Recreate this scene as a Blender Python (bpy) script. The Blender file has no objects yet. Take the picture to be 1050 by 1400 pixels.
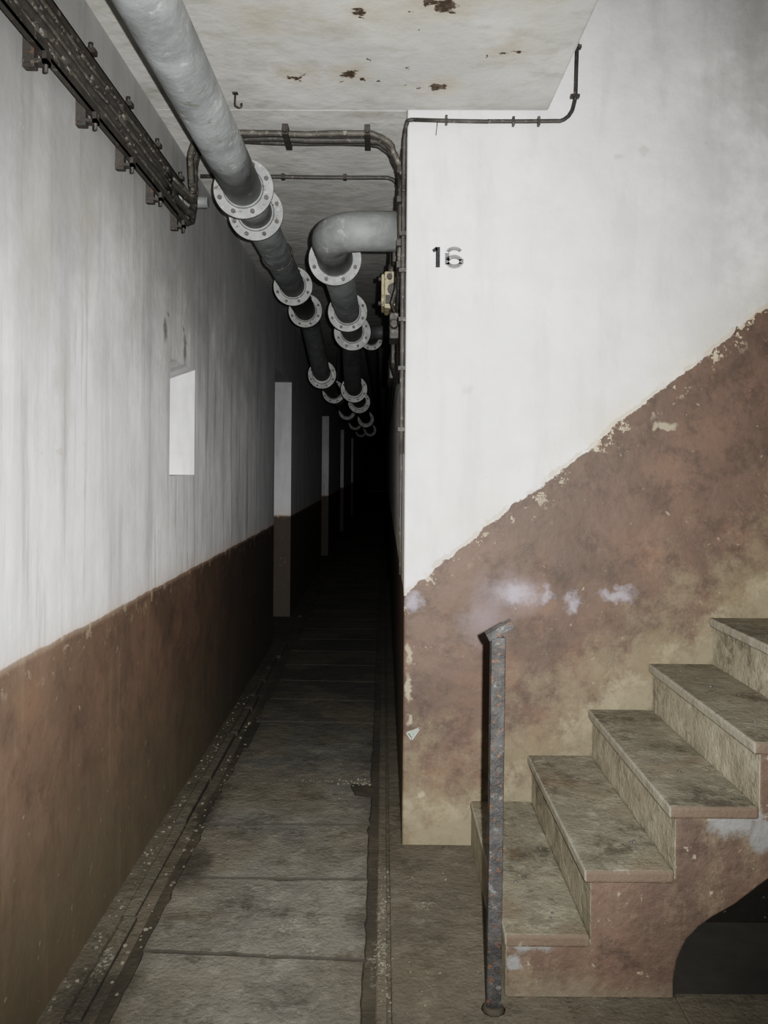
import bpy, bmesh, math, random
from mathutils import Vector, Matrix
random.seed(7)
S = bpy.context.scene
COL = S.collection

# ------------------------------------------------------------------ mesh builder
class MB:
    def __init__(s): s.v=[]; s.f=[]; s.m=[]; s.s=[]
    def add(s, vs, fs, mat=0, smooth=False):
        o=len(s.v); s.v+= [tuple(v) for v in vs]
        for f in fs:
            s.f.append([i+o for i in f]); s.m.append(mat); s.s.append(smooth)
    def box(s,x0,x1,y0,y1,z0,z1,mat=0,M=None):
        vs=[Vector((x,y,z)) for z in (z0,z1) for y in (y0,y1) for x in (x0,x1)]
        if M is not None: vs=[M@v for v in vs]
        s.add(vs,[(0,2,3,1),(4,5,7,6),(0,1,5,4),(2,6,7,3),(0,4,6,2),(1,3,7,5)],mat)
    def prism_xz(s,poly,y0,y1,mat=0,mside=None):
        n=len(poly)
        vs=[(p[0],y0,p[1]) for p in poly]+[(p[0],y1,p[1]) for p in poly]
        s.add(vs,[list(range(n)),list(range(2*n-1,n-1,-1))],mat)
        s.add(vs,[(i,i+n,(i+1)%n+n,(i+1)%n) for i in range(n)],mat if mside is None else mside)
    def tube(s,pts,r,seg=12,mat=0,caps=True):
        pts=[Vector(p) for p in pts]; n=len(pts)
        T=[]
        for i in range(n):
            a=pts[max(0,i-1)]; b=pts[min(n-1,i+1)]; T.append((b-a).normalized())
        up=Vector((0,0,1)) if abs(T[0].z)<.9 else Vector((1,0,0))
        N=(up-T[0]*up.dot(T[0])).normalized()
        vs=[]
        for i in range(n):
            if i>0:
                N=(N-T[i]*N.dot(T[i])).normalized()
            B=T[i].cross(N)
            rr=r[i] if isinstance(r,(list,tuple)) else r
            for k in range(seg):
                a=2*math.pi*k/seg
                vs.append(pts[i]+N*math.cos(a)*rr+B*math.sin(a)*rr)
        fs=[(i*seg+k,i*seg+(k+1)%seg,(i+1)*seg+(k+1)%seg,(i+1)*seg+k) for i in range(n-1) for k in range(seg)]
        s.add(vs,fs,mat,True)
        if caps:
            s.add(vs[:seg],[list(range(seg-1,-1,-1))],mat); s.add(vs[-seg:],[list(range(seg))],mat)
    def cyl(s,a,b,r,seg=16,mat=0): s.tube([a,b],r,seg,mat)
    def obj(s,name,mats,parent=None,bevel=0,bseg=2,tri=False):
        me=bpy.data.meshes.new(name); me.from_pydata(s.v,[],s.f)
        for i,p in enumerate(me.polygons):
            p.material_index=s.m[i]; p.use_smooth=s.s[i]
        for m in (mats if isinstance(mats,(list,tuple)) else [mats]): me.materials.append(m)
        bm=bmesh.new(); bm.from_mesh(me)
        bmesh.ops.remove_doubles(bm,verts=bm.verts,dist=1e-5)
        if tri: bmesh.ops.triangulate(bm,faces=[f for f in bm.faces if len(f.verts)>4])
        bmesh.ops.recalc_face_normals(bm,faces=bm.faces)
        bm.to_mesh(me); bm.free()
        o=bpy.data.objects.new(name,me); COL.objects.link(o)
        if parent: o.parent=parent
        if bevel:
            b=o.modifiers.new('bevel','BEVEL'); b.width=bevel; b.segments=bseg; b.limit_method='ANGLE'; b.angle_limit=math.radians(40)
        return o
def empty(name):
    o=bpy.data.objects.new(name,None); COL.objects.link(o); return o
def fillet(pts,r,n=8):
    pts=[Vector(p) for p in pts]; out=[pts[0]]
    for i in range(1,len(pts)-1):
        a,b,c=pts[i-1],pts[i],pts[i+1]
        u=(a-b).normalized(); w=(c-b).normalized()
        ang=u.angle(w)
        if ang>math.pi-.02: out.append(b); continue
        d=min(r/math.tan(ang/2),(a-b).length*.49,(c-b).length*.49)
        rr=d*math.tan(ang/2)
        cen=b+(u+w).normalized()*(rr/math.sin(ang/2))
        p0=b+u*d-cen; p1=b+w*d-cen
        tot=p0.angle(p1); ax=p0.cross(p1).normalized()
        for k in range(n+1): out.append(cen+Matrix.Rotation(tot*k/n,3,ax)@p0)
    out.append(pts[-1]); return out
def wob(pts,amp,step=.12):
    out=[]
    for a,b in zip(pts[:-1],pts[1:]):
        L=(b-a).length; k=max(1,int(L/step))
        for i in range(k):
            p=a.lerp(b,i/k); out.append(p+Vector([random.uniform(-amp,amp) for _ in range(3)]) if out else p)
    out.append(pts[-1]); return out

# ------------------------------------------------------------------ node helper
class NT:
    def __init__(s,name):
        s.mat=bpy.data.materials.new(name); s.mat.use_nodes=True
        s.t=s.mat.node_tree; s.b=s.t.nodes['Principled BSDF']
        g=s.t.nodes.new('ShaderNodeNewGeometry'); s.P=g.outputs['Position']; s.N=g.outputs['Normal']
        x=s.t.nodes.new('ShaderNodeSeparateXYZ'); s.t.links.new(s.P,x.inputs[0]); s.x,s.y,s.z=x.outputs
        x=s.t.nodes.new('ShaderNodeSeparateXYZ'); s.t.links.new(s.N,x.inputs[0]); s.nx,s.ny,s.nz=x.outputs
    def setv(s,i,v):
        if isinstance(v,bpy.types.NodeSocket): s.t.links.new(v,i)
        elif isinstance(v,tuple) and len(v)==3 and i.type=='RGBA': i.default_value=(*v,1)
        else: i.default_value=v
    def m(s,op,a,b=0.0,c=0.0,clamp=False):
        n=s.t.nodes.new('ShaderNodeMath'); n.operation=op; n.use_clamp=clamp
        s.setv(n.inputs[0],a); s.setv(n.inputs[1],b); s.setv(n.inputs[2],c); return n.outputs[0]
    def vm(s,op,a,b):
        n=s.t.nodes.new('ShaderNodeVectorMath'); n.operation=op
        s.setv(n.inputs[0],a); s.setv(n.inputs[1],b)
        return n.outputs[1] if op in('DISTANCE','LENGTH') else n.outputs[0]
    def noise(s,scale,detail=4,rough=.55,st=(1,1,1),off=(0,0,0),vec=None,col=False):
        n=s.t.nodes.new('ShaderNodeTexNoise')
        v=s.vm('MULTIPLY',vec or s.P,st)
        if off!=(0,0,0): v=s.vm('ADD',v,off)
        s.setv(n.inputs['Vector'],v); n.inputs['Scale'].default_value=scale
        n.inputs['Detail'].default_value=detail; n.inputs['Roughness'].default_value=rough
        return n.outputs[1] if col else n.outputs[0]
    def mr(s,x,a,b,lo=0.0,hi=1.0):
        n=s.t.nodes.new('ShaderNodeMapRange'); n.interpolation_type='SMOOTHSTEP'
        if a>b: a,b,lo,hi=b,a,hi,lo
        s.setv(n.inputs[0],x)
        for i,v in zip((1,2,3,4),(a,b,lo,hi)): n.inputs[i].default_value=v
        return n.outputs[0]
    def mix(s,f,a,b,mode='MIX'):
        n=s.t.nodes.new('ShaderNodeMix'); n.data_type='RGBA'; n.blend_type=mode
        s.setv(n.inputs[0],f); s.setv(n.inputs[6],a); s.setv(n.inputs[7],b); return n.outputs[2]
    def k(s,f,amt): return s.m('MULTIPLY',f,amt)
    def spots(s,pts,warp=.04,wscale=14,st=(1,1,1),soft=.25):
        nz=s.noise(wscale,4,.65,col=True)
        w=s.vm('MULTIPLY',s.vm('SUBTRACT',nz,(.5,.5,.5)),(warp*2,)*3)
        P=s.vm('ADD',s.P,w); acc=None
        for (x,y,z,r,*k) in pts:
            sc=k[0] if k else st
            d=s.vm('LENGTH',s.vm('MULTIPLY',s.vm('SUBTRACT',P,(x,y,z)),sc),(0,0,0))
            v=s.mr(d,r*1.05,r*(1.0-soft))
            acc=v if acc is None else s.m('MAXIMUM',acc,v)
        return acc
    def fin(s,col,rough=.8,bump=None,bstr=.3,bdist=.01,spec=.3,metal=0):
        s.setv(s.b.inputs['Base Color'],col); s.setv(s.b.inputs['Roughness'],rough)
        s.b.inputs['Specular IOR Level'].default_value=spec; s.setv(s.b.inputs['Metallic'],metal)
        if bump is not None:
            n=s.t.nodes.new('ShaderNodeBump'); n.inputs['Strength'].default_value=bstr; n.inputs['Distance'].default_value=bdist
            s.setv(n.inputs['Height'],bump); s.t.links.new(n.outputs[0],s.b.inputs['Normal'])
        return s.mat

def wall_mat(name,kind):
    n=NT(name); k=n.k
    e=n.m('ADD',k(n.m('SUBTRACT',n.noise(5,5,.6),.5),.12),k(n.m('SUBTRACT',n.noise(35,3),.5),.035 if kind=='diag' else .008))
    if kind=='diag':
        L=n.m('MULTIPLY_ADD',n.m('MAXIMUM',n.m('SUBTRACT',n.x,.087),0.0),.803,.995)
    else:
        L=1.0; e=k(e,.22)
    below=n.m('SUBTRACT',L,n.m('ADD',n.z,e))          # >0 : brown
    mask=n.mr(below,-.004,.004)
    big=n.mr(n.noise(1.3,4,.6),.35,.65)
    mot=n.mr(n.noise(7,6,.65),.35,.7)
    w=n.mix(big,(.82,.82,.81),(.68,.68,.68))
    w=n.mix(k(mot,.35),w,(.52,.52,.51))
    if kind=='left':
        st=n.mr(n.noise(5,6,.60,st=(1,1.6,.13)),.42,.70)
        w=n.mix(k(st,.58),w,(.34,.35,.37))
        st2=n.mr(n.noise(7,5,.6,st=(1,2.2,.16),off=(3,5,1)),.54,.68)
        w=n.mix(k(st2,.55),w,(.23,.225,.20))
        st3=n.mr(n.noise(10,3,.5,st=(1,2.5,.10),off=(1,9,1)),.58,.68)
        w=n.mix(k(st3,.35),w,(.80,.81,.84))
        st4=n.mr(n.noise(16,3,.5,st=(1,2.2,.06),off=(8,2,4)),.66,.70)
        w=n.mix(k(n.m('MULTIPLY',st4,n.mr(n.z,1.5,2.1)),.55),w,(.20,.19,.17))
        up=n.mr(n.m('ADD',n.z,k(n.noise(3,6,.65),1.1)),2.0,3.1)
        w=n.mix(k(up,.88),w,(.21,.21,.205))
        smear=n.spots([(-.92,2.12,2.02,.22,(1,1.2,.6)),(-.92,2.3,1.75,.16,(1,1.5,.5)),(-.92,2.5,2.25,.15,(1,1.3,.5)),(-.92,2.45,2.2,.06,(1,2.5,.2))],.12,5,soft=1)
        w=n.mix(k(smear,.55),w,(.30,.28,.24))
        w=n.mix(k(n.mr(n.y,3.4,7.0),.5),w,(.36,.37,.40))  # flash falloff along the corridor painted into the white
        sp=n.spots([(-.92,3.37,2.06,.05,(1,1,.7)),(-.92,3.41,2.14,.02),(-.92,3.70,2.03,.055,(1,1.6,.6)),(-.92,3.68,2.12,.02)],.04,20,soft=.8)
        w=n.mix(k(sp,.8),w,(.10,.09,.08))
        nr=n.mr(below,-.10,0)
        w=n.mix(k(nr,.35),w,(.55,.46,.40))
    else:
        nr=n.m('MULTIPLY',n.mr(below,-.32,0),n.mr(n.noise(3,5,.65),.3,.62))
        w=n.mix(k(nr,.75),w,(.60,.54,.41))
        sp=n.spots([(.92,3.19,2.73,.02),(.33,3.19,1.80,.03),(1.02,3.19,2.76,.03)],.03,20,soft=.7)
        w=n.mix(k(sp,.45),w,(.40,.36,.28))
        st=n.mr(n.noise(4,6,.65,st=(1.8,1,.3)),.50,.70)
        w=n.mix(k(st,.42),w,(.45,.45,.43))
        w=n.mix(k(n.m('MULTIPLY',n.mr(n.x,.6,1.6),n.mr(n.noise(2.2,6,.65,off=(5,5,5)),.30,.6)),.75),w,(.34,.34,.33))  # flash vignette to the right painted in, broken up by mottling
    crk=n.mr(n.noise(16,6,.7),.67,.70)
    w=n.mix(k(crk,.6),w,(.38,.33,.25))
    # brown dado
    bn=n.mr(n.noise(2.2,6,.65),.3,.7)
    if kind=='diag':
        b=n.mix(bn,(.118,.076,.057),(.076,.053,.042))
        b=n.mix(k(n.mr(n.noise(4,5,.6,off=(7,1,2)),.5,.72),.6),b,(.165,.092,.060))
        b=n.mix(k(n.mr(n.noise(9,7,.75,off=(1,4,2)),.46,.66),.6),b,(.045,.034,.028))
    else:
        b=n.mix(bn,(.145,.096,.070),(.092,.065,.048))
        b=n.mix(k(n.mr(n.noise(4,5,.6,off=(7,1,2)),.5,.72),.6),b,(.180,.108,.070))
        b=n.mix(k(n.mr(n.noise(9,6,.7,off=(1,4,2)),.48,.7),.5),b,(.06,.044,.034))
    if kind=='diag':
        t=n.m('SUBTRACT',n.z,n.m('MULTIPLY_ADD',n.m('MAXIMUM',n.m('SUBTRACT',n.x,.32),0.0),.77,.10))
        lo=n.mr(n.m('ADD',t,k(n.noise(5,9,.82),2.0)),1.45,.95)
        b=n.mix(k(lo,.58),b,(.20,.165,.105))
        lo2=n.mr(n.m('ADD',t,k(n.noise(8,9,.80),1.2)),.72,.44)
        b=n.mix(k(lo2,.62),b,(.30,.26,.175))
        gr=n.mr(n.m('ADD',t,k(n.noise(11,7,.75,off=(3,3,3)),.25)),.17,.08)
        b=n.mix(k(gr,.35),b,(.10,.085,.06))
        lil=n.spots([(.50,3.19,.99,.17,(.8,1,1.4)),(.42,3.19,.90,.14)],.10,7,soft=1)
        b=n.mix(k(lil,.28),b,(.30,.27,.31))
        sm=n.spots([(.53,3.19,1.0,.08,(.8,1,1.3)),(.64,3.19,.985,.045),(.75,3.19,.965,.05),(.93,3.19,1.0,.07,(.7,1,1.8)),(.12,3.19,.97,.06,(1.4,1,1))],.07,18,soft=1)
        b=n.mix(k(sm,.36),b,(.52,.51,.60))
        ch=n.spots([(1.12,3.19,1.67,.03,(.6,1,1.3)),(1.07,3.19,1.66,.02),(.62,3.19,1.45,.02),(.70,3.19,1.50,.02),(.165,3.19,1.10,.02),(.105,3.19,.62,.025,(1.4,1,.4)),(.10,3.19,.75,.015,(1,1,.3)),(.105,3.19,.50,.012,(1,1,.3)),(.16,3.19,.20,.018),(.40,3.19,1.24,.015)],.035,22,soft=.5)
        b=n.mix(k(ch,.6),b,(.36,.31,.22))
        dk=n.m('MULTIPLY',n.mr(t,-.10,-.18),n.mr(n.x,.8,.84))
        b=n.mix(dk,b,(.020,.017,.014))  # shade under the stairs painted onto the wall
    else:
        lo=n.mr(n.m('ADD',n.z,k(n.noise(5,7,.7),.8)),1.15,.40)
        b=n.mix(k(lo,.75),b,(.115,.102,.068))
        st=n.mr(n.noise(5,6,.65,st=(1,1.6,.2)),.55,.75)
        b=n.mix(k(st,.4),b,(.20,.155,.11))
        b=n.mix(k(n.mr(n.y,3.0,6.0),.75),b,(.035,.029,.024))  # brown darkens with depth, standing in for fading flash light
    fl=k(n.mr(n.noise(26,5,.7,off=(2,2,2)),.65,.69),.6)
    b=n.mix(fl,b,(.30,.25,.18))
    ef=n.m('MULTIPLY',n.mr(n.noise(14,5,.75,off=(5,2,8)),.57,.60),n.mr(below,.12,.0))
    b=n.mix(k(ef,.8 if kind=='diag' else .35),b,(.50,.42,.30))
    c=n.mix(mask,w,b)
    if kind=='diag':
        lip=n.m('MULTIPLY',n.mr(n.m('ABSOLUTE',n.m('ADD',below,.012)),.014,.004),n.mr(n.noise(8,5,.7,off=(6,2,2)),.42,.5))
        c=n.mix(k(lip,.6),c,(.42,.32,.21))
    if kind=='left':
        c=n.mix(k(n.mr(n.m('ABSOLUTE',below),.025,.0),.3),c,(.50,.38,.30))
    bump=n.m('ADD',n.m('ADD',n.noise(4,6,.5),k(n.noise(40,3,.5),.12)),k(mask,.05))
    return n.fin(c,n.mix(mask,(.9,.9,.9),(.6,.6,.6)),bump,.28 if kind!='diag' else .6,.024,.25)

def concrete(name,c1,c2,c3,brownfront=False,floor=False,dirt=.7,slab=False,bs=.5):
    n=NT(name); k=n.k
    c=n.mix(n.mr(n.noise(3,6,.65),.3,.7),c1,c2)
    c=n.mix(k(n.mr(n.noise(11,7,.75,off=(4,4,4)),.48,.70),.75),c,c3)
    c=n.mix(k(n.mr(n.noise(60,3,.7),.60,.72),.55),c,c3)
    c=n.mix(k(n.mr(n.noise(5,8,.8,off=(9,1,4)),.50,.66),dirt),c,(.042,.036,.028))
    c=n.mix(k(n.mr(n.noise(24,6,.8,off=(2,7,4)),.56,.66),.5),c,(.05,.043,.034))
    if floor:
        c=n.mix(k(n.mr(n.y,2.8,5.8),.86),c,(.024,.024,.023))  # far floor darkened in colour to imitate light dying away
        c=n.mix(k(n.mr(n.noise(2.0,5,.6,off=(0,3,0)),.42,.6),.35),c,(.13,.105,.07))
        ed=n.mr(n.m('ADD',n.m('ABSOLUTE',n.m('ADD',n.x,.39)),k(n.noise(6,6,.7,off=(1,1,6)),.22)),.36,.50)
        c=n.mix(k(ed,.45),c,(.050,.043,.033))
        wet=n.spots([(-.80,2.28,0,.16,(1.3,.8,1)),(-.70,3.0,0,.12,(1.5,.6,1)),(-.76,3.5,0,.10,(1.5,.4,1))],.10,7,soft=.6)
        c=n.mix(k(wet,.7),c,(.035,.032,.025))
        sp=n.spots([(.0,2.45,0,.10,(2.5,.6,1)),(.0,2.72,0,.06,(2.5,.6,1)),(-.83,2.42,0,.07,(1.8,.5,1)),(-.30,2.62,0,.06),(-.22,2.5,0,.05),(.15,2.75,0,.05)],.05,30,soft=.8)
        fine=n.mr(n.noise(70,3,.7),.50,.60)
        c=n.mix(k(n.m('MULTIPLY',sp,fine),.5),c,(.36,.34,.28))
    if slab:
        c=n.mix(k(n.mr(n.nz,.99,.80),.85),c,(.030,.028,.023))
    if brownfront:
        f=n.m('MULTIPLY',n.mr(n.ny,-.3,-.75),n.mr(n.noise(12,5,.7,st=(1.5,1,.4)),.34,.44))
        c=n.mix(k(f,.92),c,(.11,.078,.058))
        g=n.mr(n.nz,.5,.9)
        c=n.mix(k(n.m('MULTIPLY',g,n.mr(n.noise(3,5,.6,off=(0,3,9)),.5,.65)),.35),c,(.15,.10,.06))
        edge=n.mr(n.nx,-.3,-.8)
        c=n.mix(k(edge,.45),c,(.38,.35,.28))
    bump=n.m('ADD',n.noise(8,8,.65),k(n.noise(70,3,.6),.25))
    return n.fin(c,.85,bump,bs,.022,.25)

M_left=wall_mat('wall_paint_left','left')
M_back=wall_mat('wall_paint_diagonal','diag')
M_right=wall_mat('wall_paint_right','right')

n=NT('ceiling_paint'); k=n.k
c=n.mix(n.mr(n.noise(1.6,5,.6),.3,.7),(.56,.56,.53),(.40,.40,.38))
c=n.mix(k(n.mr(n.noise(5,7,.7,st=(1,1.5,1)),.46,.68),.65),c,(.30,.285,.24))
yel=n.m('MULTIPLY',n.mr(n.y,2.9,2.2),n.mr(n.noise(3,5,.6,off=(1,7,0)),.35,.6))
c=n.mix(k(yel,.5),c,(.42,.38,.265))
halo=n.spots([(-.32,2.92,2.91,.13),(-.13,2.90,2.91,.13),(-.08,2.5,2.91,.10),(.18,2.45,2.91,.18),(.19,2.98,2.91,.14),(.42,2.74,2.91,.12),(-.4,2.55,2.91,.12)],.10,7,soft=1)
c=n.mix(k(halo,.5),c,(.33,.27,.18))
rust=n.spots([(-.335,2.93,2.91,.021,(.8,1,1)),(-.31,2.91,2.91,.012),(-.14,2.90,2.91,.030),(-.17,2.95,2.91,.012),(-.09,2.94,2.91,.014),(-.11,2.87,2.91,.009),(-.09,2.50,2.91,.018),(-.085,2.53,2.91,.011),(-.03,2.95,2.91,.010),(-.06,2.80,2.91,.007),
  (.175,2.46,2.91,.038),(.13,2.44,2.91,.022),(.20,2.50,2.91,.013),(.19,2.99,2.91,.025,(.6,1,1)),(.12,3.0,2.91,.011),(.07,2.98,2.91,.010),(.07,2.85,2.91,.007),(.40,2.75,2.91,.012,(.8,1.4,1)),(.44,2.73,2.91,.016,(.6,2,1)),(.34,2.76,2.91,.007),(.10,2.6,2.91,.008),(.07,2.5,2.91,.007)],.04,28)
c=n.mix(rust,c,n.mix(n.mr(n.noise(60,3),.45,.70),(.042,.030,.022),(.105,.078,.055)))
c=n.mix(k(n.mr(n.y,3.3,6.5),.7),c,(.15,.15,.15))  # ceiling dims with distance, light falloff put into its colour
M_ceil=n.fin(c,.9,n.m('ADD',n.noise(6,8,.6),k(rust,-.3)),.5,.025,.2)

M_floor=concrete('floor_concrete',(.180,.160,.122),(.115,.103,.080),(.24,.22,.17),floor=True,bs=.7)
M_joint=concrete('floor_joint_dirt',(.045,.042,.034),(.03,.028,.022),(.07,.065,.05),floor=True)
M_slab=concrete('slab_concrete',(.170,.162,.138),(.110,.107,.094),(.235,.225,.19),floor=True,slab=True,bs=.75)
M_ridge=concrete('ridge_concrete',(.20,.185,.145),(.13,.12,.095),(.29,.27,.22),floor=True,slab=True,bs=.8)
M_rub=concrete('rubble',(.18,.165,.13),(.11,.10,.08),(.24,.22,.18))
M_step=concrete('step_concrete',(.31,.28,.205),(.21,.187,.135),(.42,.38,.295),dirt=.65,bs=.7)
M_tread=concrete('tread_concrete',(.190,.173,.130),(.128,.118,.090),(.285,.262,.20),brownfront=True,dirt=.75,bs=.6)
n=NT('pit_shade'); M_pit=n.fin(n.mix(n.noise(5,6,.7),(.035,.032,.028),(.10,.092,.08)),.95)  # dirty colour kept very dark to imitate the unlit void under the stairs
n=NT('wall_far_dark'); M_dark=n.fin(n.mix(n.noise(3),(.02,.018,.017),(.04,.037,.035)),.95)  # end wall coloured near black to stand for unlit distance
n=NT('stair_side_paint'); k=n.k
b=n.mix(n.mr(n.noise(2.6,6,.65),.3,.7),(.115,.076,.057),(.072,.052,.041))
b=n.mix(k(n.mr(n.noise(5,8,.8,st=(1,1,.6)),.48,.66),.55),b,(.19,.15,.10))
b=n.mix(k(n.mr(n.noise(9,7,.75,off=(1,4,2)),.50,.68),.6),b,(.042,.032,.027))
b=n.mix(k(n.mr(n.m('ADD',n.z,k(n.noise(7,5,.7),.14)),.15,.04),.7),b,(.17,.15,.11))
b=n.mix(k(n.mr(n.noise(24,5,.7),.64,.69),.7),b,(.32,.28,.21))
b=n.mix(k(n.spots([(.99,2.27,.50,.05,(.7,1,1.0)),(1.08,2.27,.47,.06),(1.06,2.27,.52,.035),(.42,2.27,.16,.05,(.5,1,1.4)),(.38,2.27,.10,.03)],.05,14,soft=.5),.8),b,(.20,.205,.20))
M_side=n.fin(b,.65,n.m('ADD',n.noise(8,8,.6),k(n.noise(50,3),.2)),.6,.025,.3)

def paintmetal(name,c1,c2,c3,rough=.55,sc=7,rust=.66,rc=(.12,.05,.025),bs=.35):
    n=NT(name)
    c=n.mix(n.mr(n.noise(sc,6,.65),.35,.65),c1,c2)
    c=n.mix(n.mr(n.noise(sc*2.3,6,.7,off=(3,3,3)),.58,.66),c,c3)
    c=n.mix(n.mr(n.noise(sc*3,6,.75,off=(8,1,3)),rust,rust+.03),c,rc)
    return n.fin(c,rough,n.noise(sc*3,6,.7),bs,.01,.4)
M_pipe=paintmetal('pipe_paint_pale',(.29,.305,.31),(.165,.175,.178),(.42,.43,.42),rust=.62,rc=(.14,.14,.12),bs=.6,sc=5)
M_piped=paintmetal('pipe_paint_dark',(.075,.08,.08),(.045,.048,.048),(.12,.12,.12),rust=.7)
M_pipem=paintmetal('pipe_paint_mid',(.17,.18,.178),(.115,.12,.118),(.25,.25,.235),rust=.66,rc=(.07,.065,.055))
M_flange=paintmetal('flange_paint',(.33,.34,.335),(.22,.23,.225),(.45,.45,.43),rust=.60,rc=(.11,.095,.08),sc=12)
M_bolt=paintmetal('bolt_steel',(.10,.092,.085),(.06,.056,.05),(.17,.155,.14),sc=20)
M_iron=paintmetal('iron_dark',(.038,.034,.030),(.026,.023,.020),(.11,.10,.085),sc=14,rust=.6,rc=(.07,.042,.03))
M_cable=paintmetal('cable_sheath',(.028,.026,.024),(.045,.042,.037),(.11,.10,.085),sc=16,rust=.62,rc=(.15,.135,.11))
M_cable2=paintmetal('cable_sheath_dusty',(.08,.074,.064),(.045,.042,.036),(.20,.185,.15),sc=16,rust=.60,rc=(.22,.20,.16))
M_post=paintmetal('post_steel',(.048,.048,.047),(.022,.021,.020),(.110,.110,.106),sc=16,rust=.56,rc=(.095,.048,.028),rough=.6,bs=.9)
M_box=paintmetal('box_paint_cream',(.36,.32,.20),(.26,.23,.15),(.10,.09,.07),sc=14,rust=.58)
M_ink=paintmetal('stencil_black',(.015,.015,.018),(.03,.03,.035),(.09,.09,.09),sc=25,rust=.68,rc=(.3,.3,.3),rough=.9)
M_ink2=paintmetal('stencil_grey',(.10,.10,.11),(.18,.18,.18),(.30,.30,.30),sc=25,rust=.64,rc=(.5,.5,.5),rough=.9)
M_green=paintmetal('mark_green',(.22,.32,.25),(.30,.38,.30),(.15,.20,.16),sc=40,rough=.9)
M_white=paintmetal('mark_white',(.38,.38,.34),(.30,.30,.27),(.22,.21,.18),sc=40,rough=.9)

# ------------------------------------------------------------------ shell
XL,XR,YB,ZC=-.92,.083,3.19,2.91
YE=48; Y0=-1.6
ys=[Y0,3.45,3.9,6.75,7.97,11.9,13.4,17.0,18.4,22.5,24,YE]; zs=[0,1.45,1.957,2.32,ZC]
def depth(i,j):
    ya=(ys[i]+ys[i+1])/2; za=(zs[j]+zs[j+1])/2
    if 3.45<ya<3.9 and 1.45<za<1.957: return .18
    for a,b in ((6.75,7.97),(11.9,13.4),(17,18.4),(22.5,24)):
        if a<ya<b and za<2.32: return .32
    return 0
w=MB(); ny,nz=len(ys)-1,len(zs)-1
for i in range(ny):
    for j in range(nz):
        d=depth(i,j); x=XL-d; sl=.065 if abs(d-.18)<.01 else 0
        w.add([(x,ys[i],zs[j]),(x,ys[i+1],zs[j]),(x,ys[i+1],zs[j+1]-sl),(x,ys[i],zs[j+1]-sl)],[(0,1,2,3)])
        if i<ny-1:
            d2=depth(i+1,j)
            if d!=d2:
                s1=.065 if abs(max(d,d2)-.18)<.01 else 0
                xd=XL-max(d,d2)
                w.add([(XL,ys[i+1],zs[j]),(xd,ys[i+1],zs[j]),(xd,ys[i+1],zs[j+1]-s1),(XL,ys[i+1],zs[j+1])],[(0,1,2,3)])
        if j<nz-1:
            d2=depth(i,j+1)
            if d!=d2:
                s1=.065 if (abs(d-.18)<.01) else 0
                w.add([(XL,ys[i],zs[j+1]),(XL,ys[i+1],zs[j+1]),(XL-max(d,d2),ys[i+1],zs[j+1]-s1),(XL-max(d,d2),ys[i],zs[j+1]-s1)],[(0,1,2,3)])
wl=w.obj('wall_left',M_left)
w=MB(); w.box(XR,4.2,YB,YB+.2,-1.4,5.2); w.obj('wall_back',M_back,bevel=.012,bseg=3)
w=MB(); w.box(XR,XR+.2,YB+.2,YE,0,ZC); w.obj('wall_right',M_right)
w=MB(); w.box(-1.3,.3,YE,YE+.2,0,ZC); w.obj('wall_far',M_dark)
w=MB(); w.box(-1.3,4.2,Y0-.2,Y0,-.1,5.2); w.obj('wall_front',M_right)
w=MB(); w.box(4.2,4.4,Y0-.2,YB+.2,-1.4,5.2); w.obj('wall_stairwell',M_right)
w=MB(); w.box(-1.3,.64,Y0,YB,ZC,3.2); w.box(-1.3,XR,YB,YE,ZC,3.2)
w.obj('ceiling',M_ceil,bevel=.01)
w=MB(); w.box(.64,4.2,Y0,YB,5.2,5.4); w.box(.60,.64,Y0,YB,3.2,5.2); w.obj('ceiling_stairwell',M_ceil)

PX0,PX1,PY0=.84,4.2,2.30
w=MB()
w.box(-1.3,-.77,Y0,YE,-.2,-.010); w.box(-.012,.036,Y0,YE,-.2,-.02)
w.box(.036,PX0,Y0,YB,-.2,0); w.box(PX0,4.2,Y0,PY0,-.2,0)
w.box(.036,XR,YB,YE,-.2,0)
w.box(-1.3,-.86,Y0,YE,-.010,.0)
w.box(-.012,.022,Y0,YE,-.02,-.002)
w.obj('floor',M_floor,bevel=.004,bseg=1)
w=MB(); w.box(-.77,-.012,Y0,YE,-.2,-.008); w.obj('floor_bed',M_joint)
w=MB(); w.box(PX0,4.2,PY0,YB,-.32,-.3); w.box(PX0-.02,PX0,PY0,YB,-.3,-.2); w.box(PX0,4.2,PY0-.02,PY0,-.3,-.2); w.obj('floor_pit',M_pit)
w=MB(); y=Y0
while y<6.7:
    L=random.uniform(.25,.7); y2=min(y+L,6.75)
    a=random.uniform(-.012,.012); zz=(.0 if y<2.9 else .010)+random.uniform(-.003,.003)
    w.box(-.855+a,-.81+a+random.uniform(-.01,.01),y,y2-random.uniform(.002,.02),-.03,zz); y=y2
y=8.0
while y<YE: w.box(-.85,-.80,y,y+.9,-.03,.006); y+=.92
w.obj('trim_floor_kerb',M_ridge,bevel=.008)
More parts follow.
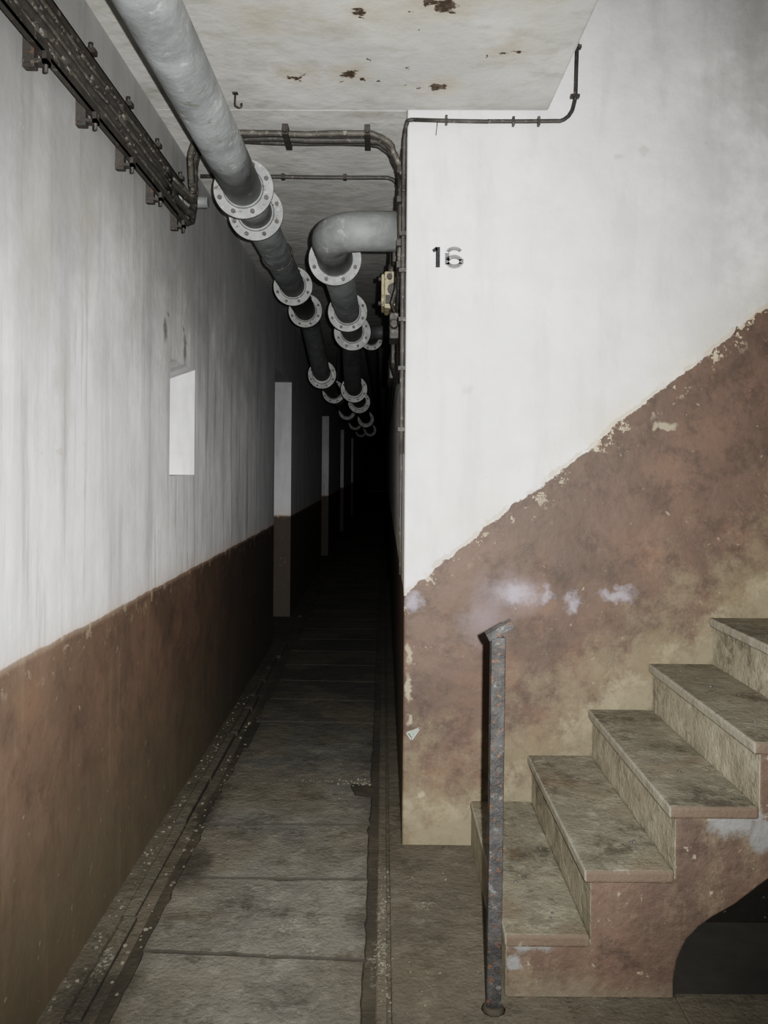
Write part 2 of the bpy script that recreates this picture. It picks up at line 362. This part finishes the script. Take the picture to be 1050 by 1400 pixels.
# cover slabs with worn, irregular edges
w=MB()
yj=[Y0,-1.1,-.65,-.2,.25,.7,1.15,1.58,2.02,2.46,2.92,3.36,3.81,4.26,4.70]
while yj[-1]<YE-.6: yj.append(yj[-1]+.45)
sk=[random.uniform(-.004,.022) for _ in yj]; sk[9]=.02
for i in range(len(yj)-1):
    a,b=yj[i],yj[i+1]; g=.004
    xl=-.73+random.uniform(-.02,.02); xr=-.045+random.uniform(-.004,.004)
    s0,s1=sk[i],sk[i+1]
    P=[(xl,a+s0+g),(xr,a-s0+g),(xr,b-s1-g),(xl,b+s1-g)]
    if abs(a-3.36)<.01:
        P=[(xl,a+s0+g),(xr,a-s0+g),(xr,b-.17),(xr-.075,b-.15),(xr-.095,b-s1-g),(xl,b+s1-g)]
    if a<8:
        Q=[]
        for (p,q) in zip(P,P[1:]+P[:1]):
            Q.append(p); L=math.dist(p,q); kk=int(L/.045)
            for t in range(1,kk):
                f=t/kk; cx=(xl+xr)/2; cy=(a+b)/2
                px=p[0]+(q[0]-p[0])*f; py=p[1]+(q[1]-p[1])*f
                inw=abs(random.gauss(0,.0022))+(.008 if random.random()<.05 else 0)
                px+= inw*(1 if px<cx else -1) if abs(q[0]-p[0])<.05 else 0
                py+= inw*(1 if py<cy else -1) if abs(q[0]-p[0])>=.05 else 0
                Q.append((px,py))
        P=Q
    nP=len(P)
    vs=[(p[0],p[1],-.035) for p in P]+[(p[0],p[1],0) for p in P]
    w.add(vs,[list(range(nP-1,-1,-1)),list(range(nP,2*nP))]+[(q,(q+1)%nP,(q+1)%nP+nP,q+nP) for q in range(nP)])
w.obj('floor_cover_slabs',M_slab,bevel=.004,bseg=1)
w=MB()
def pebble(x,y,z,r):
    bm=bmesh.new(); bmesh.ops.create_icosphere(bm,subdivisions=1,radius=r)
    vs=[v.co*random.uniform(.7,1.2) for v in bm.verts]; vs=[Vector((v.x+x,v.y+y,v.z*.6+z+r*.35)) for v in vs]
    w.add(vs,[[v.index for v in f.verts] for f in bm.faces]); bm.free()
for _ in range(34): pebble(random.gauss(-.14,.05),random.gauss(3.80,.02),0,random.uniform(.002,.008))
for _ in range(24): pebble(random.gauss(-.35,.12),random.gauss(3.82,.008),0,random.uniform(.002,.005))
for _ in range(70): pebble(random.uniform(-.01,.03),random.uniform(2.2,3.0),0,random.uniform(.002,.005))
for _ in range(20): pebble(random.uniform(.06,.3),random.uniform(2.2,3.15),0,random.uniform(.002,.005))
for _ in range(12): pebble(random.uniform(-.7,-.1),random.uniform(2.2,4.0),0,random.uniform(.002,.004))
for _ in range(60): pebble(random.uniform(-.80,-.735),random.uniform(2.2,4.8),-.010,random.uniform(.003,.010))
for _ in range(110): pebble(random.uniform(-.915,-.865),random.uniform(2.2,5.2),0,random.uniform(.002,.008))
w.obj('rubble_crumbs',M_rub)

# ------------------------------------------------------------------ stairs
st=empty('staircase')
X0,TR,RS,SY=.356,.238,.183,2.275
NS=15; XE=4.19; YS=YB-.003
top=[(X0,0)]
for i in range(NS):
    x=X0+i*TR; z1=RS*(i+1)-.005
    z0=0 if i==0 else RS*i-.025
    if i: top.append((x,z0))
    top.append((x,z1-.02))
top.append((XE,top[-1][1]))
bot=[(XE,2.63),(1.08,.328),(1.0,.266),(.94,.232),(.90,.203),(.865,.165),(.84,.11),(.83,.05),(.83,0)]
w=MB(); w.prism_xz(top+bot,SY,YS,mat=0,mside=1)
w.obj('stair_body',[M_side,M_step],st,bevel=.005,tri=True)
w=MB()
for i in range(NS):
    x=X0+i*TR; z=RS*(i+1)-.005
    w.box(x-(.018 if i else .004),min(x+TR-.001,XE),SY-.004,YS,z-.036,z)
w.obj('stair_treads',M_tread,st,bevel=.009,bseg=3)
w=MB()
for _ in range(50):
    i=random.choice([0,0,1,2,3]); pebble(X0+i*TR+random.uniform(.03,.2),random.uniform(2.35,3.15),RS*(i+1)-.005,random.uniform(.002,.008))
w.obj('stair_debris',M_bolt,st)

# post
po=empty('handrail_post')
w=MB(); PXc=.314; PY=2.215
lean=Matrix.Translation((PXc,PY,0))@Matrix.Rotation(math.radians(.25),4,'Y')
w.box(-.019,.019,-.006,.0,0,1.03,M=lean); w.box(-.019,-.013,-.0,.034,0,1.03,M=lean); w.box(.013,.019,0,.026,0,1.03,M=lean)
w.obj('angle_bar',M_post,po,bevel=.002)
w=MB()
R=Matrix.Translation((PXc-.018,PY+.012,1.025))@Matrix.Rotation(math.radians(-29),4,'Y')
w.box(-.005,.076,-.020,.020,-.004,.018,M=R)
w.obj('rail_stub',M_post,po,bevel=.003)
w=MB(); w.tube([(PXc,PY+.01,0),(PXc,PY+.01,.008),(PXc,PY+.01,.014)],[.034,.028,.024],10); w.obj('footing',M_joint,po)
w=MB()
for z in (.12,.52,.67): w.cyl((PXc+.008,PY-.014,z),(PXc+.008,PY,z),.009,8)
w.obj('rivets',M_iron,po)

# ------------------------------------------------------------------ pipes
def flange(parent,name,c,ax,R=.13,r=.08,th=.02,nb=8,mat=None):
    c=Vector(c); ax=Vector(ax).normalized(); w=MB()
    w.tube([c-ax*th/2,c-ax*th/2*.99,c+ax*th/2*.99,c+ax*th/2],[R*.985,R,R,R*.985],40)
    up=Vector((0,0,1)); u=ax.cross(up).normalized(); v=ax.cross(u)
    for q in range(nb):
        a=2*math.pi*(q+.5)/nb; p=c+(u*math.cos(a)+v*math.sin(a))*((R+r)/2+.004)
        w.tube([p-ax*(th/2+.013),p+ax*(th/2+.013)],.010,6,mat=1)
    w.tube([c-ax*(th/2+.012),c-ax*(th/2)],[r*1.04,r*1.12],32); w.tube([c+ax*(th/2),c+ax*(th/2+.012)],[r*1.12,r*1.04],32)
    return w.obj(name,[mat or M_flange,M_bolt],parent)
p1=empty('main_pipe')
zP=2.70; xP=-.62
w=MB(); w.tube([(xP,y,zP) for y in (Y0+.01,0,1,2,2.5,3,3.52)],.082,40); w.obj('pipe_near',M_pipe,p1)
w=MB(); w.tube([(xP,3.52,zP),(xP,3.86,zP)],.080,40); w.obj('coupling',M_pipem,p1)
w=MB(); w.tube([(xP,3.86,zP),(xP,5.4,zP),(xP,6.25,zP)],.080,40); w.obj('pipe_mid',M_piped,p1)
path=fillet([(xP,6.25,zP),(xP,6.6,zP),(-.58,7.3,2.36),(-.58,8,2.34),(-.58,YE,2.34)],.3)
w=MB(); w.tube(path,.080,32); w.obj('pipe_far',M_piped,p1)
for q,yy in enumerate((3.50,3.84,5.40,6.25)): flange(p1,'flange_%d'%(q+1),(xP,yy,zP),(0,1,0))
for q,yy in enumerate((7.45,9.2,12.5,16,20)): flange(p1,'flange_far_%d'%(q+1),(-.58,yy,2.34),(0,1,0))
w=MB()
for yy,zz,xx in ((1.2,zP,xP),(4.6,zP,xP),(9.9,2.34,-.58),(13.5,2.34,-.58),(17,2.34,-.58)):
    w.cyl((xx,yy,zz+.08),(xx,yy,ZC),.008,8)
    w.tube([(xx+math.cos(a)*.086,yy,zz+math.sin(a)*.086) for a in [2*math.pi*q/24 for q in range(25)]],.006,6)
w.obj('pipe_hangers',M_iron,p1)
w=MB(); w.cyl((XL,3.62,2.68),(XL+.12,3.62,2.68),.026,14); w.box(XL,XL+.015,3.57,3.67,2.62,2.74); w.obj('wall_stub',M_pipem,p1)

p2=empty('branch_pipe')
zb=2.52
path=fillet([(XR-.002,3.50,zb),(-.25,3.50,zb),(-.25,4.0,zb)],.22,14)
w=MB(); w.tube(path,.086,36); w.obj('elbow',M_pipem,p2)
w=MB(); w.tube(fillet([(-.25,4.0,zb),(-.25,6.3,zb),(-.28,6.8,2.46),(-.30,7.6,2.26),(-.30,YE,2.24)],.3),.080,32); w.obj('pipe_run',M_piped,p2)
for q,yy in enumerate((3.98,5.35,6.15)): flange(p2,'flange_%d'%(q+1),(-.25,yy,zb),(0,1,0),R=.13 if q<2 else .14)
for q,yy in enumerate((7.9,9.5,13,17)): flange(p2,'flange_far_%d'%(q+1),(-.30,yy,2.25),(0,1,0))
w=MB()
for yy in (4.6,5.8): w.cyl((-.25,yy,zb+.08),(-.25,yy,ZC),.008,8)
for yy in (9,12.5,17): w.cyl((-.30,yy,2.33),(-.30,yy,ZC),.008,8)
w.obj('hangers',M_iron,p2)
p3=empty('branch_pipe')
w=MB(); w.tube(fillet([(XR-.002,6.75,2.62),(-.12,6.75,2.62),(-.12,YE,2.62)],.13,10),.06,28); w.obj('elbow',M_piped,p3)
flange(p3,'flange_1',(-.12,7.1,2.62),(0,1,0),R=.10,r=.06)

# ------------------------------------------------------------------ cable tray left
ct=empty('cable_tray')
w=MB()
w.box(XL+.045,XL+.05,Y0,3.5,2.545,2.575); w.box(XL+.03,XL+.05,Y0,3.5,2.545,2.55)
w.box(XL+.045,XL+.05,Y0,3.5,2.68,2.705); w.box(XL+.03,XL+.05,Y0,3.5,2.70,2.705)
w.obj('rails',M_iron,ct)
w=MB(); y=2.04-.35*9
while y<3.5:
    w.box(XL,XL+.03,y-.012,y+.012,2.50,2.73); w.box(XL,XL+.062,y-.014,y+.014,2.51,2.52); w.box(XL+.05,XL+.062,y-.014,y+.014,2.51,2.54)
    w.box(XL,XL+.055,y-.014,y+.014,2.715,2.73); w.cyl((XL+.04,y,2.73),(XL+.04,y,2.75),.007,6); w.cyl((XL+.055,y,2.49),(XL+.055,y,2.54),.006,6)
    y+=.35
w.obj('brackets',M_iron,ct)
w=MB()
for q in range(6):
    z=2.565+.024*q; s=.020*q
    end=[(XL+.03,Y0,z),(XL+.035,3.3,z),(XL+.07,3.55,z-.03+.004*q),(XL+.06,3.62-.012*q,2.72),(XL+.10,3.46-s,2.885),(-.6,3.46-s,2.888),(-.0,3.46-s,2.885),(XR-.02,3.46-s,2.74),(XR-.02,3.44-s,2.30),(XR-.02,3.75-.01*q,2.22+.02*q),(XR-.02,14,2.22+.02*q)]
    if q in (1,3): end=end[:2]+[(XL+.02,3.5,z)]
    p=fillet(end,.13,7); w.tube(wob(p,.0035,.11),.0125 if q!=2 else .016,8,mat=q%2)
w.obj('cables',[M_cable,M_cable2],ct)
w=MB(); random.seed(3)
for _ in range(60):
    y=random.uniform(1.6,3.3); z=random.uniform(2.56,2.69); r=random.uniform(.005,.012)
    bm=bmesh.new(); bmesh.ops.create_icosphere(bm,subdivisions=1,radius=r)
    w.add([(v.co.x+XL+.045,v.co.y*1.8+y,v.co.z+z) for v in bm.verts],[[v.index for v in f.verts] for f in bm.faces],random.choice([0,0,0,1])); bm.free()
w.obj('cable_dirt',[M_iron,M_cable2],ct)
w=MB()
for x in (-.42,-.08):
    w.box(x-.012,x+.012,3.32,3.49,2.866,ZC); w.cyl((x,3.33,2.88),(x,3.30,2.88),.010,6)
for z in (2.72,2.6,2.42,2.33): w.box(XR-.038,XR,3.31,3.48,z-.012,z+.012)
for y in (4.4,5,5.6,6.3,7): w.box(XR-.045,XR,y-.015,y+.015,2.18,2.36)
w.obj('clamps',M_iron,ct)
w=MB(); w.tube(wob(fillet([(XL+.02,3.9,2.897),(XR-.015,3.9,2.897),(XR-.015,3.9,1.9)],.07),.001,.15),.010,8); w.obj('crossing_cable',M_cable,ct)
w=MB()
for x in (-.5,-.2): w.box(x-.008,x+.008,3.885,3.915,2.885,ZC)
w.obj('crossing_clips',M_iron,ct)
w=MB(); w.tube(wob(fillet([(XR-.012,3.30,2.80),(XR-.012,3.30,1.55)],.02),.001,.2),.010,8)
w.tube(wob(fillet([(XR-.012,3.34,2.75),(XR-.012,3.34,1.05)],.02),.0015,.2),.006,8); w.obj('corner_conduit',M_cable,ct)
w=MB()
for z in (2.7,2.45,2.3,2.1,1.9,1.65): w.box(XR-.028,XR,3.28,3.36,z-.008,z+.008)
w.obj('corner_clips',M_iron,ct)

sc=empty('wall_cable')
yw=YB-.012
w=MB(); zc=2.868
w.tube(wob(fillet([(XR-.012,3.28,2.62),(XR-.012,3.24,2.83),(XR-.0,yw,zc-.002),(.10,yw,zc),(.40,yw,zc-.004),(.72,yw,zc+.0),(.745,yw,2.96),(.755,yw,3.5),(.80,yw,5.0)],.09,8),.0012,.12),.0085,10)
w.obj('cable',M_cable,sc)
w=MB()
for x,z in ((.235,zc),(.50,zc-.003),(.60,zc-.002)): w.box(x-.005,x+.005,YB-.024,YB,z-.018,z+.016)
for x,z in ((.742,2.965),(.748,3.16),(.75,3.4)): w.box(x-.018,x+.018,YB-.024,YB,z-.006,z+.006)
w.cyl((.20,YB-.01,zc-.01),(.195,YB-.01,zc-.06),.002,6)
w.obj('clips',M_iron,sc)
w=MB(); w.tube(fillet([(-.575,3.05,ZC),(-.575,3.05,2.86),(-.55,3.05,2.85),(-.55,3.05,2.87)],.01,4),.0035,8); w.box(-.585,-.565,3.04,3.06,ZC-.004,ZC); w.obj('ceiling_hook',M_iron)

jb=empty('junction_box')
w=MB(); w.box(-.005,XR,3.92,4.12,2.27,2.45); w.box(-.02,-.005,3.93,4.11,2.28,2.44); w.obj('case',M_box,jb,bevel=.008)
w=MB(); w.cyl((-.035,3.96,2.30),(-.02,3.96,2.30),.012,8); w.cyl((-.035,3.96,2.42),(-.02,3.96,2.42),.012,8)
w.cyl((.03,4.0,2.45),(.03,4.0,2.50),.018,10); w.cyl((.04,3.97,2.27),(.04,3.97,2.18),.02,10); w.cyl((.04,3.9,2.36),(.04,3.92,2.36),.03,12)
w.box(.0,XR,3.90,3.92,2.29,2.33); w.cyl((.02,3.89,2.42),(.02,3.92,2.42),.014,8)
w.obj('glands',M_iron,jb)
w=MB(); w.box(.02,XR,3.66,3.84,2.08,2.20); w.box(.03,XR,3.62,3.70,2.42,2.52); w.box(.025,XR,4.6,4.8,2.0,2.14); w.box(.02,XR,5.3,5.5,2.05,2.2)
w.cyl((.04,3.6,2.14),(.04,3.66,2.14),.02,10); w.obj('case_small',M_iron,jb,bevel=.006)
w=MB(); w.tube(fillet([(.03,4.0,2.49),(.03,4.0,2.62),(.06,3.8,2.72),(.06,3.5,2.6)],.06,6),.009,8); w.tube(fillet([(.04,3.97,2.19),(.04,3.97,2.0),(.06,4.4,1.98),(.06,9,1.98)],.06,6),.010,8)
w.tube(fillet([(.05,3.64,2.43),(.05,3.62,2.3),(.03,3.66,2.24),(.05,3.72,2.19)],.03,6),.008,8)
w.obj('leads',M_cable,jb)

# ------------------------------------------------------------------ painted marks
def strip(w,pts,wd,y,mat=0):
    for (a,b) in zip(pts[:-1],pts[1:]):
        a=Vector(a); b=Vector(b); d=(b-a).normalized(); nn=Vector((-d.y,d.x))*wd/2
        q=[a-nn,b-nn,b+nn,a+nn]
        w.add([(v.x,y,v.y) for v in q]+[(v.x,y+.002,v.y) for v in q],[(0,1,2,3),(7,6,5,4),(0,4,5,1),(1,5,6,2),(2,6,7,3),(3,7,4,0)],mat)
nm=empty('stencil_number_16'); ym=YB-.0015
w=MB(); zb0,zt0=2.288,2.370
strip(w,[(.207,zb0),(.207,zt0)],.018,ym); strip(w,[(.187,zt0-.018),(.203,zt0-.005)],.014,ym)
w.obj('digit_1',M_ink,nm)
w=MB(); cx,cz,rx,rz=.272,2.312,.028,.019
for a0,a1 in ((15,165),(195,345)):
    strip(w,[(cx+rx*math.cos(math.radians(a)),cz+rz*math.sin(math.radians(a))) for a in range(a0,a1+1,15)],.017,ym)
strip(w,[(cx-rx,2.300),(cx-rx,2.346)],.018,ym)
strip(w,[(cx+rx,2.303),(cx+rx,2.322)],.018,ym)
strip(w,[(cx+rx*math.cos(math.radians(a)),2.346+.018*math.sin(math.radians(a))) for a in range(25,166,14)],.015,ym)
w.obj('digit_6',M_ink2,nm)
mk=empty('painted_triangle_mark')
w=MB()
strip(w,[(.098,.442),(.150,.462),(.118,.415),(.098,.442)],.006,ym); w.obj('outline',M_white,mk)
w=MB(); w.add([(.108,ym,.441),(.140,ym,.454),(.120,ym,.425)],[(0,1,2)]); w.obj('fill',M_green,mk)

# ------------------------------------------------------------------ light, world, camera
ld=bpy.data.lights.new('camera_flash','SPOT'); ld.energy=560; ld.spot_size=math.radians(97); ld.spot_blend=1.0; ld.shadow_soft_size=.012; ld.color=(1,.985,.965)
lo=bpy.data.objects.new('camera_flash',ld); COL.objects.link(lo); lo.location=(.07,.0,1.53)
lo.rotation_euler=(math.radians(89),0,math.radians(3))
W=bpy.data.worlds.new('World'); S.world=W; W.use_nodes=True
W.node_tree.nodes['Background'].inputs[0].default_value=(.5,.55,.6,1); W.node_tree.nodes['Background'].inputs[1].default_value=.02
cd=bpy.data.cameras.new('camera'); cam=bpy.data.objects.new('camera',cd); COL.objects.link(cam); S.camera=cam
cd.sensor_fit='VERTICAL'; cd.sensor_height=36; cd.sensor_width=27; cd.lens=1100/1400*36; cd.shift_y=-63/1400; cd.clip_start=.02
cam.matrix_world=Matrix.Translation((0,0,1.5))@Matrix.Rotation(math.radians(90),4,'X')@Matrix.Rotation(math.radians(.45),4,'Z')
S.view_settings.view_transform='Filmic'; S.view_settings.look='Medium High Contrast'; S.view_settings.exposure=.5
